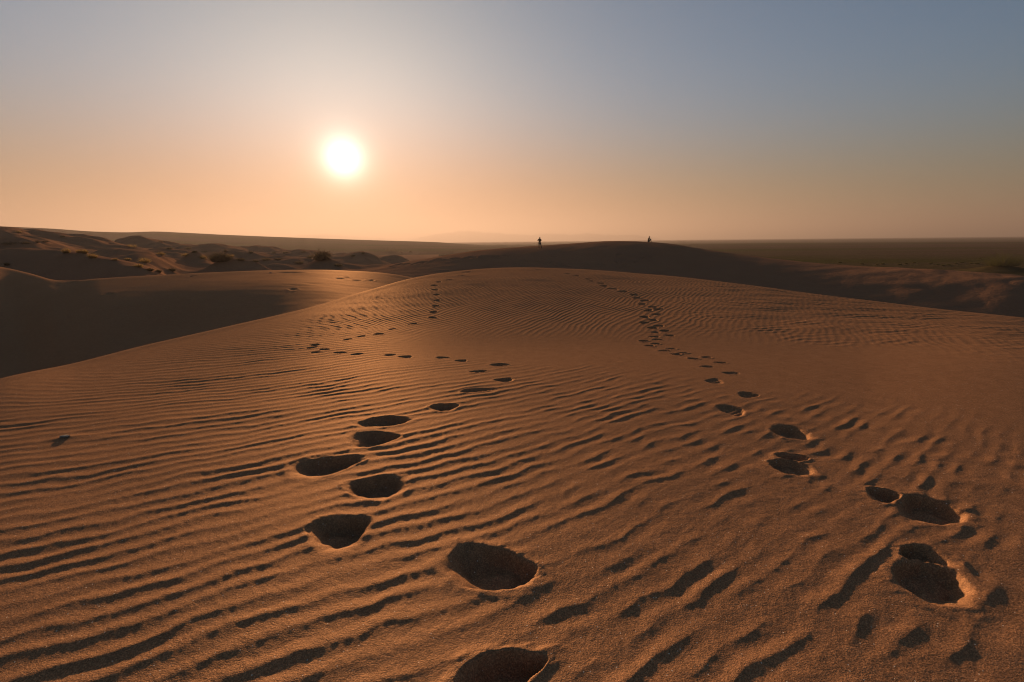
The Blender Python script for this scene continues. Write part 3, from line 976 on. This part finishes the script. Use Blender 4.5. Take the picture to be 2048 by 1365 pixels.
# ------------------------------------------------------------------ haze over the whole place
HZ_TOP = 325.0
me = bpy.data.meshes.new('haze')
x0, x1, y0, y1, z0, z1 = -42000, 42000, -41000, 41000, -13.0, HZ_TOP
me.from_pydata([(x0, y0, z0), (x1, y0, z0), (x1, y1, z0), (x0, y1, z0), (x0, y0, z1), (x1, y0, z1), (x1, y1, z1), (x0, y1, z1)], [],
               [(3, 2, 1, 0), (4, 5, 6, 7), (0, 1, 5, 4), (1, 2, 6, 5), (2, 3, 7, 6), (3, 0, 4, 7)])
mh = bpy.data.materials.new('haze')
mh.use_nodes = True
mh.node_tree.nodes.clear()
ho = mh.node_tree.nodes.new('ShaderNodeOutputMaterial')
pv = mh.node_tree.nodes.new('ShaderNodeVolumePrincipled')
pv.inputs['Color'].default_value = (0.46, 0.385, 0.35, 1)
pv.inputs['Density'].default_value = 0.00022
pv.inputs['Anisotropy'].default_value = 0.45
mh.node_tree.links.new(pv.outputs[0], ho.inputs['Volume'])
haze = tag(obj('haze', me, mh), 'thin warm haze in the desert air', kind='stuff')

#OBJECTS_HERE
# ------------------------------------------------------------------ plants
def mesh_from(name, V, Fc, smooth=False):
    me = bpy.data.meshes.new(name)
    me.from_pydata(V, [], Fc)
    if smooth:
        me.polygons.foreach_set('use_smooth', [True] * len(me.polygons))
    return me


def blades(n, rad, hgt, wd, rnd, lean=0.7, base_z=-0.05):
    """curved tapering grass blades fanned out from a tussock"""
    V, Fc = [], []
    for _ in range(n):
        a = rnd.uniform(0, 2 * math.pi)
        q = math.sqrt(rnd.random())
        bx, by = rad * 0.55 * q * math.cos(a), rad * 0.55 * q * math.sin(a)
        a2 = a + rnd.uniform(-0.7, 0.7)
        out_ = rad * rnd.uniform(0.15, lean) * (0.4 + q)
        h = hgt * (0.3 + 0.8 * rnd.random() ** 1.6) * (1.15 - 0.5 * q)
        ex, ey = bx + out_ * math.cos(a2), by + out_ * math.sin(a2)
        t = rnd.uniform(0, math.pi)
        wx, wy = wd * math.cos(t) / 2, wd * math.sin(t) / 2
        k = len(V)
        mx, my, mz = bx + 0.35 * (ex - bx), by + 0.35 * (ey - by), h * 0.6
        V += [(bx - wx, by - wy, base_z), (bx + wx, by + wy, base_z), (mx + wx * 0.8, my + wy * 0.8, mz), (mx - wx * 0.8, my - wy * 0.8, mz), (ex, ey, h * rnd.uniform(0.75, 1.0))]
        Fc += [(k, k + 1, k + 2, k + 3), (k + 3, k + 2, k + 4)]
    return V, Fc


def leaf_dome(n, rad, hgt, sz, rnd):
    """small leaf clumps spread through an uneven dome"""
    V, Fc = [], []
    lob = [(rnd.uniform(-0.6, 0.6) * rad, rnd.uniform(-0.6, 0.6) * rad, rnd.uniform(0.25, 0.75) * hgt, rnd.uniform(0.3, 0.55)) for _ in range(9)]
    for _ in range(n):
        l = rnd.choice(lob)
        a, b = rnd.uniform(0, 2 * math.pi), rnd.uniform(-1, 1)
        q = rnd.random() ** 0.45
        s_ = math.sqrt(1 - b * b)
        x = l[0] + l[3] * rad * q * s_ * math.cos(a)
        y = l[1] + l[3] * rad * q * s_ * math.sin(a)
        z = max(l[2] + l[3] * hgt * 0.8 * q * b, 0.02)
        d1 = Vector((rnd.uniform(-1, 1), rnd.uniform(-1, 1), rnd.uniform(-0.3, 1))).normalized() * sz * rnd.uniform(0.6, 1.5)
        d2 = d1.cross(Vector((rnd.uniform(-1, 1), rnd.uniform(-1, 1), rnd.uniform(-1, 1)))).normalized() * sz * 0.45
        k = len(V)
        c_ = Vector((x, y, z))
        V += [tuple(c_), tuple(c_ + d1 * 0.5 + d2), tuple(c_ + d1), tuple(c_ + d1 * 0.5 - d2)]
        Fc.append((k, k + 1, k + 2, k + 3))
    return V, Fc


def tube(V, Fc, pts, radii, n=6):
    base = len(V)
    for i, p in enumerate(pts):
        d = (Vector(pts[min(i + 1, len(pts) - 1)]) - Vector(pts[max(i - 1, 0)])).normalized()
        u = d.cross(Vector((0.3, 0.9, 0.2))).normalized()
        v = d.cross(u)
        for j in range(n):
            a = 2 * math.pi * j / n
            V.append(tuple(Vector(p) + (u * math.cos(a) + v * math.sin(a)) * radii[i]))
    for i in range(len(pts) - 1):
        for j in range(n):
            k = base + i * n
            Fc.append((k + j, k + (j + 1) % n, k + n + (j + 1) % n, k + n + j))


def place(px, py, rmin=45):
    p = hit(px, py, rmin)
    return p[0], p[1], ground_z(p[0], p[1]) - 0.02


def px_size(p, npx):
    d = np.array([p[0], p[1], p[2] - CAMZ]) @ CR        # camera space
    return npx / F * -d[2]


LBL = {'g': ('dry_grass_tuft', 'dry golden grass tuft on the hummocky sand hills', 'grass tuft', 'golden grass tufts on the sand hills', M_GRASS),
       's': ('desert_shrub', 'small dark shrub growing on the hummocky sand hills', 'shrub', 'small dark shrubs on the sand hills', M_SHRUB),
       'o': ('grass_clump', 'small olive grass clump on the plain beyond the far dune', 'grass clump', 'grass clumps at the near edge of the plain', M_GREEN)}
for k, (px, py, wpx, hpx, sort) in enumerate(TUFTS):
    nme, lab, cat, grp, mat = LBL[sort]
    p = place(px, py)
    w_, h_ = px_size(p, wpx) / 2, px_size(p, hpx) * 0.85
    rnd = random.Random(100 + k)
    if sort == 's':
        V, Fc = leaf_dome(170, w_ * 1.05, h_ * 0.55, 0.09, rnd)
        V2, F2 = blades(300, w_ * 1.0, h_ * 1.05, 0.028, rnd, 0.9)
        o_ = len(V)
        V, Fc = V + V2, Fc + [tuple(i + o_ for i in f) for f in F2]
    else:
        V, Fc = blades(280, w_ * 1.15, h_ * 1.1, 0.028 if sort == 'g' else 0.05, rnd, 1.0)
    o = obj(nme, mesh_from(nme, V, Fc), mat)
    o.location = p
    noun = {'g': 'dry golden grass tuft', 's': 'small dark shrub'}.get(sort)
    if noun:
        for lo, hi, ylo, yhi, where in SPOTS:
            if lo <= px <= hi and ylo <= py <= yhi:
                lab = noun + ' ' + where
                break
    tag(o, lab, cat, grp)

for k, (px, py, wpx, hpx, lab, mat, feather) in enumerate(BIG):
    p = place(px, py)
    w_, h_ = px_size(p, wpx) / 2, px_size(p, hpx)
    rnd = random.Random(500 + k)
    root = empty('desert_shrub', p)
    tag(root, lab, 'shrub')
    mat = LBL[mat][4]
    V, Fc = [], []
    for q in range(11):
        a = rnd.uniform(0, 2 * math.pi)
        e = rnd.uniform(0.3, 0.8)
        tube(V, Fc, [(0.08 * math.cos(a), 0.08 * math.sin(a), -0.1), (e * w_ * 0.4 * math.cos(a), e * w_ * 0.4 * math.sin(a), h_ * 0.35), (e * w_ * math.cos(a + 0.3), e * w_ * math.sin(a + 0.3), h_ * rnd.uniform(0.6, 0.9))], [0.05, 0.03, 0.012])
    obj('stem', mesh_from('stem', V, Fc, True), M_TWIG, root)
    V, Fc = leaf_dome(int(800 * (1.1 - 0.8 * feather)) + 150, w_ * 1.1, h_ * 0.7, 0.11, rnd)
    V2, F2 = blades(int(800 * feather) + 350, w_ * 1.15, h_ * 1.1, 0.025, rnd, 1.0)
    o_ = len(V)
    obj('foliage', mesh_from('foliage', V + V2, Fc + [tuple(i + o_ for i in f) for f in F2]), mat, root)

# sparse grass on the plain, nobody could count it
V, Fc = [], []
rnd = random.Random(9)
npl = 3200
gx = np.array([az(rnd.uniform(1330, 2300)) for _ in range(npl)])
gr = 135 * np.exp(np.array([rnd.random() for _ in range(npl)]) * 1.5)
xs_, ys_ = gr * np.sin(gx), gr * np.cos(gx)
keep_ = (noise(xs_ / 40, ys_ / 18, 81) + 0.5 * noise(xs_ / 9, ys_ / 9, 82)) > -0.15
zs_ = macro(xs_, ys_) + CAMZ
for i in range(npl):
    if not keep_[i]:
        continue
    V2, F2 = blades(5, 0.30, rnd.uniform(0.2, 0.45), 0.09, rnd, 1.0)
    o_ = len(V)
    V += [(x + xs_[i], y + ys_[i], z + zs_[i]) for x, y, z in V2]
    Fc += [tuple(q + o_ for q in f) for f in F2]
tag(obj('grass', mesh_from('grass', V, Fc), M_GREEN), 'sparse olive grass scattered over the flat plain', 'grass', kind='stuff')


# ------------------------------------------------------------------ stones
def stone(p, sx, sy, sz, seed, label):
    bm = bmesh.new()
    bmesh.ops.create_icosphere(bm, subdivisions=3, radius=1.0)
    for v in bm.verts:
        n_ = float(fbm(np.array([v.co.x * 1.7 + seed]), np.array([v.co.y * 1.7 + v.co.z * 1.3]), seed, 3)[0])
        v.co *= 1 + 0.28 * n_
        if v.co.z > 0.5:
            v.co.z = 0.5 + (v.co.z - 0.5) * 0.4
        v.co = Vector((v.co.x * sx, v.co.y * sy, v.co.z * sz))
    me = bpy.data.meshes.new('stone')
    bm.to_mesh(me)
    bm.free()
    o = obj('stone', me, M_STONE)
    o.location = p
    tag(o, label, 'stone')


stone((STONE[0], STONE[1], ground_z(STONE[0], STONE[1]) + 0.005), 0.034, 0.020, 0.011, 3, 'small pale crusted stone lying on the ripples of the near dune')
ps = place(541, 546.5, 25)
stone((ps[0], ps[1], ps[2] + 0.02), 0.075, 0.05, 0.03, 4, 'small white stone on the crest of the smooth shaded dune')


# ------------------------------------------------------------------ people
def skin(name, joints, edges, mat, parent=None, sub=2, root=0):
    """joints: list of (x, y, z, radius)"""
    me = bpy.data.meshes.new(name)
    me.from_pydata([j[:3] for j in joints], edges, [])
    o = bpy.data.objects.new(name, me)
    COL.objects.link(o)
    md = o.modifiers.new('skin', 'SKIN')
    md.use_smooth_shade = True
    sk = me.skin_vertices[0].data
    for i, j in enumerate(joints):
        rx = j[3]
        ry = j[4] if len(j) > 4 else rx
        sk[i].radius = (rx, ry)
        sk[i].use_root = (i == root)
    ms = o.modifiers.new('sub', 'SUBSURF')
    ms.levels = ms.render_levels = sub
    dg = bpy.context.evaluated_depsgraph_get()
    dg.update()
    m2 = bpy.data.meshes.new_from_object(o.evaluated_get(dg))
    bpy.data.objects.remove(o)
    m2.name = name
    m2.materials.clear()
    return obj(name, m2, mat, parent)


def ball(name, c, rx, ry, rz, mat, parent, squash=None):
    bm = bmesh.new()
    bmesh.ops.create_uvsphere(bm, u_segments=16, v_segments=10, radius=1.0)
    for v in bm.verts:
        if squash:
            squash(v)
        v.co = Vector((c[0] + v.co.x * rx, c[1] + v.co.y * ry, c[2] + v.co.z * rz))
    me = bpy.data.meshes.new(name)
    bm.to_mesh(me)
    bm.free()
    me.polygons.foreach_set('use_smooth', [True] * len(me.polygons))
    return obj(name, me, mat, parent)


def build_person(J, loc, rotz, label, top_mat, hair, face):
    """J: dict of joints; a skinned body with clothes as thin shells over it"""
    root = empty('person', loc)
    root.rotation_euler = (0, 0, rotz)
    tag(root, label, 'person')
    order = ['pelvis', 'spine', 'chest', 'collar', 'neck', 'head', 'crown']
    rad = dict(pelvis=(.135, .10), spine=(.115, .085), chest=(.145, .095), collar=(.075, .065), neck=(.055,), head=(.088, .098), crown=(.062, .07),
               hipL=(.085,), kneeL=(.056,), ankL=(.038,), toeL=(.032,), hipR=(.085,), kneeR=(.056,), ankR=(.038,), toeR=(.032,),
               shL=(.055,), elL=(.042,), wrL=(.030,), paL=(.034, .02), shR=(.055,), elR=(.042,), wrR=(.030,), paR=(.034, .02))
    chains = [order, ['pelvis', 'hipL', 'kneeL', 'ankL', 'toeL'], ['pelvis', 'hipR', 'kneeR', 'ankR', 'toeR'], ['collar', 'shL', 'elL', 'wrL', 'paL'], ['collar', 'shR', 'elR', 'wrR', 'paR']]

    def make(chs, grow, name, mat, par, fingers=False):
        names, edges = [], []
        for ch in chs:
            for a_, b_ in zip(ch, ch[1:]):
                for q in (a_, b_):
                    if q not in names:
                        names.append(q)
                edges.append((names.index(a_), names.index(b_)))
        js = [(*J[q], *[x * grow[0] + grow[1] for x in rad[q]]) for q in names]
        if fingers:
            for s_ in 'LR':
                pa, wr = Vector(J['pa' + s_]), Vector(J['wr' + s_])
                d = (pa - wr).normalized()
                side = d.cross(Vector((0, 0, 1))).normalized()
                dn = side.cross(d) * -1
                ip = names.index('pa' + s_)
                for f_ in range(5):
                    if f_ == 0:      # thumb leaves the side of the palm
                        b0, d0, ln = wr + d * 0.045 + side * 0.035, (d * 0.6 + side * 0.8).normalized(), 0.055
                    else:
                        b0, d0, ln = pa + d * 0.03 + side * (0.03 - 0.021 * (f_ - 1)), d, (0.072, 0.080, 0.074, 0.058)[f_ - 1]
                    k0 = len(js)
                    m_ = b0 + d0 * ln * 0.5
                    e_ = b0 + (d0 * 0.85 + dn * -0.3).normalized() * ln
                    js += [(*b0, .0095), (*m_, .0085), (*e_, .007)]
                    edges.extend([(ip if f_ else names.index('wr' + s_), k0), (k0, k0 + 1), (k0 + 1, k0 + 2)])
        return skin(name, js, edges, mat, par)

    body = make(chains, (1, 0), 'body', M_SKIN, root, True)
    make([['pelvis', 'spine', 'chest', 'collar'], ['collar', 'shL', 'elL', 'wrL'], ['collar', 'shR', 'elR', 'wrR']], (1.12, .012), 'jacket', top_mat, root)
    make([['pelvis', 'hipL', 'kneeL', 'ankL'], ['pelvis', 'hipR', 'kneeR', 'ankR']], (1.12, .012), 'trousers', M_TROUS, root)
    for s_ in 'LR':
        a_, t_2 = Vector(J['ank' + s_]), Vector(J['toe' + s_])
        heel = a_ + (a_ - t_2).normalized() * 0.03
        skin('shoe', [(heel.x, heel.y, t_2.z + .012, .046), (a_.x * .5 + t_2.x * .5, a_.y * .5 + t_2.y * .5, t_2.z + .012, .05), (t_2.x, t_2.y, t_2.z + .005, .042)], [(0, 1), (1, 2)], M_SHOE, root)
    h = Vector(J['head'])
    f = Vector(face).normalized()
    sd = f.cross(Vector((0, 0, 1))).normalized()
    for s_ in (-1, 1):
        ball('eye', h + f * 0.092 + sd * 0.032 * s_ + Vector((0, 0, .012)), .012, .012, .009, M_EYE, root)
        ball('ear', h + sd * 0.092 * s_ + Vector((0, 0, .0)), .018, .018, .032, M_SKIN, root)
    ball('nose', h + f * 0.108 + Vector((0, 0, -.012)), .016, .016, .026, M_SKIN, root)
    ball('mouth', h + f * 0.097 + Vector((0, 0, -.052)), .024, .012, .007, M_HAIR, root)
    hair_o = ball('hair', h - f * 0.028 + Vector((0, 0, .035)), .108, .108, .105, M_HAIR, root)
    if hair == 'long':
        b0 = h - f * 0.06
        skin('hair_length', [(b0.x, b0.y, b0.z + .06, .09), (b0.x - f.x * .04, b0.y - f.y * .04, b0.z - .10, .10, .07), (b0.x - f.x * .06, b0.y - f.y * .06, b0.z - .26, .085, .05), (b0.x - f.x * .06, b0.y - f.y * .06, b0.z - .38, .05, .03)], [(0, 1), (1, 2), (2, 3)], M_HAIR, hair_o)
    return root


STAND = dict(pelvis=(0, 0, .95), spine=(0, 0, 1.13), chest=(0, .0, 1.31), collar=(0, 0, 1.44), neck=(0, .01, 1.51), head=(0, .03, 1.60), crown=(0, .02, 1.67),
             hipL=(-.09, 0, .88), kneeL=(-.11, .03, .49), ankL=(-.10, -.02, .08), toeL=(-.11, .17, .03), hipR=(.09, 0, .88), kneeR=(.19, .04, .49), ankR=(.30, -.03, .08), toeR=(.34, .14, .03),
             shL=(-.18, 0, 1.41), elL=(-.31, .12, 1.19), wrL=(-.09, .27, 1.30), paL=(-.04, .33, 1.34), shR=(.18, 0, 1.41), elR=(.25, .14, 1.17), wrR=(.08, .28, 1.30), paR=(.03, .33, 1.34))
pp = hit(1079.5, 498.5, 60)
gz = ground_z(pp[0], pp[1])
who = build_person(STAND, (pp[0], pp[1], gz), R(8), 'person standing on the far dune with legs apart, in dark clothes with a bag', M_BROWN, 'long', (0, 1, 0.05))
# shoulder bag and camera are carried things
skin_bag = skin('shoulder_bag', [(0, 0, -.08, .10, .05), (0, 0, .08, .09, .05)], [(0, 1)], M_BAG, None, 1)
skin_bag.location = (pp[0] - .24, pp[1] - .04, gz + .88)
tag(skin_bag, 'dark shoulder bag at the hip of the standing person', 'bag')
sv, sf = [], []
tube(sv, sf, [(0, 0, .10), (.08, -.07, .28), (.20, -.12, .46), (.34, -.06, .60), (.38, .03, .60)], [.012] * 5)
obj('strap', mesh_from('strap', sv, sf, True), M_BAG, skin_bag)
bm = bmesh.new()
bmesh.ops.create_cube(bm, size=1.0)
for v in bm.verts:
    v.co = Vector((v.co.x * .135, v.co.y * .06, v.co.z * .095))
bmesh.ops.bevel(bm, geom=bm.edges[:], offset=.012, segments=2, affect='EDGES')
cme = bpy.data.meshes.new('photo_camera')
bm.to_mesh(cme)
bm.free()
pc = obj('photo_camera', cme, M_CAM)
cr, sr = math.cos(R(8)), math.sin(R(8))
pc.location = (pp[0] - .03 * cr - .375 * sr, pp[1] - .03 * sr + .375 * cr, gz + 1.365)
pc.rotation_euler = (0, 0, R(8))
tag(pc, 'small black camera held up by the standing person', 'camera')
sv, sf = [], []
tube(sv, sf, [(0, .03, 0), (0, .07, 0), (0, .12, 0)], [.034, .034, .037], 14)
obj('lens', mesh_from('lens', sv, sf, True), M_CAM, pc)

SIT = dict(pelvis=(-.15, 0, .12), spine=(-.17, 0, .33), chest=(-.12, 0, .53), collar=(-.06, 0, .66), neck=(-.03, 0, .72), head=(.015, 0, .80), crown=(.02, 0, .87),
           hipL=(-.10, .10, .13), kneeL=(.24, .13, .46), ankL=(.30, .12, .09), toeL=(.47, .13, .035), hipR=(-.10, -.10, .13), kneeR=(.22, -.13, .45), ankR=(.26, -.12, .09), toeR=(.43, -.13, .035),
           shL=(-.07, .18, .62), elL=(.09, .22, .46), wrL=(.27, .10, .53), paL=(.33, .06, .52), shR=(-.07, -.18, .62), elR=(.09, -.22, .47), wrR=(.26, -.10, .53), paR=(.32, -.06, .52))
pq = hit(1298.5, 484.6, 60)
build_person(SIT, (pq[0], pq[1], ground_z(pq[0], pq[1]) - .02), R(-6), 'person sitting on the far dune\'s crest with knees drawn up, in dark clothes', M_JACKET, 'short', (1, 0, 0.0))

print('done')
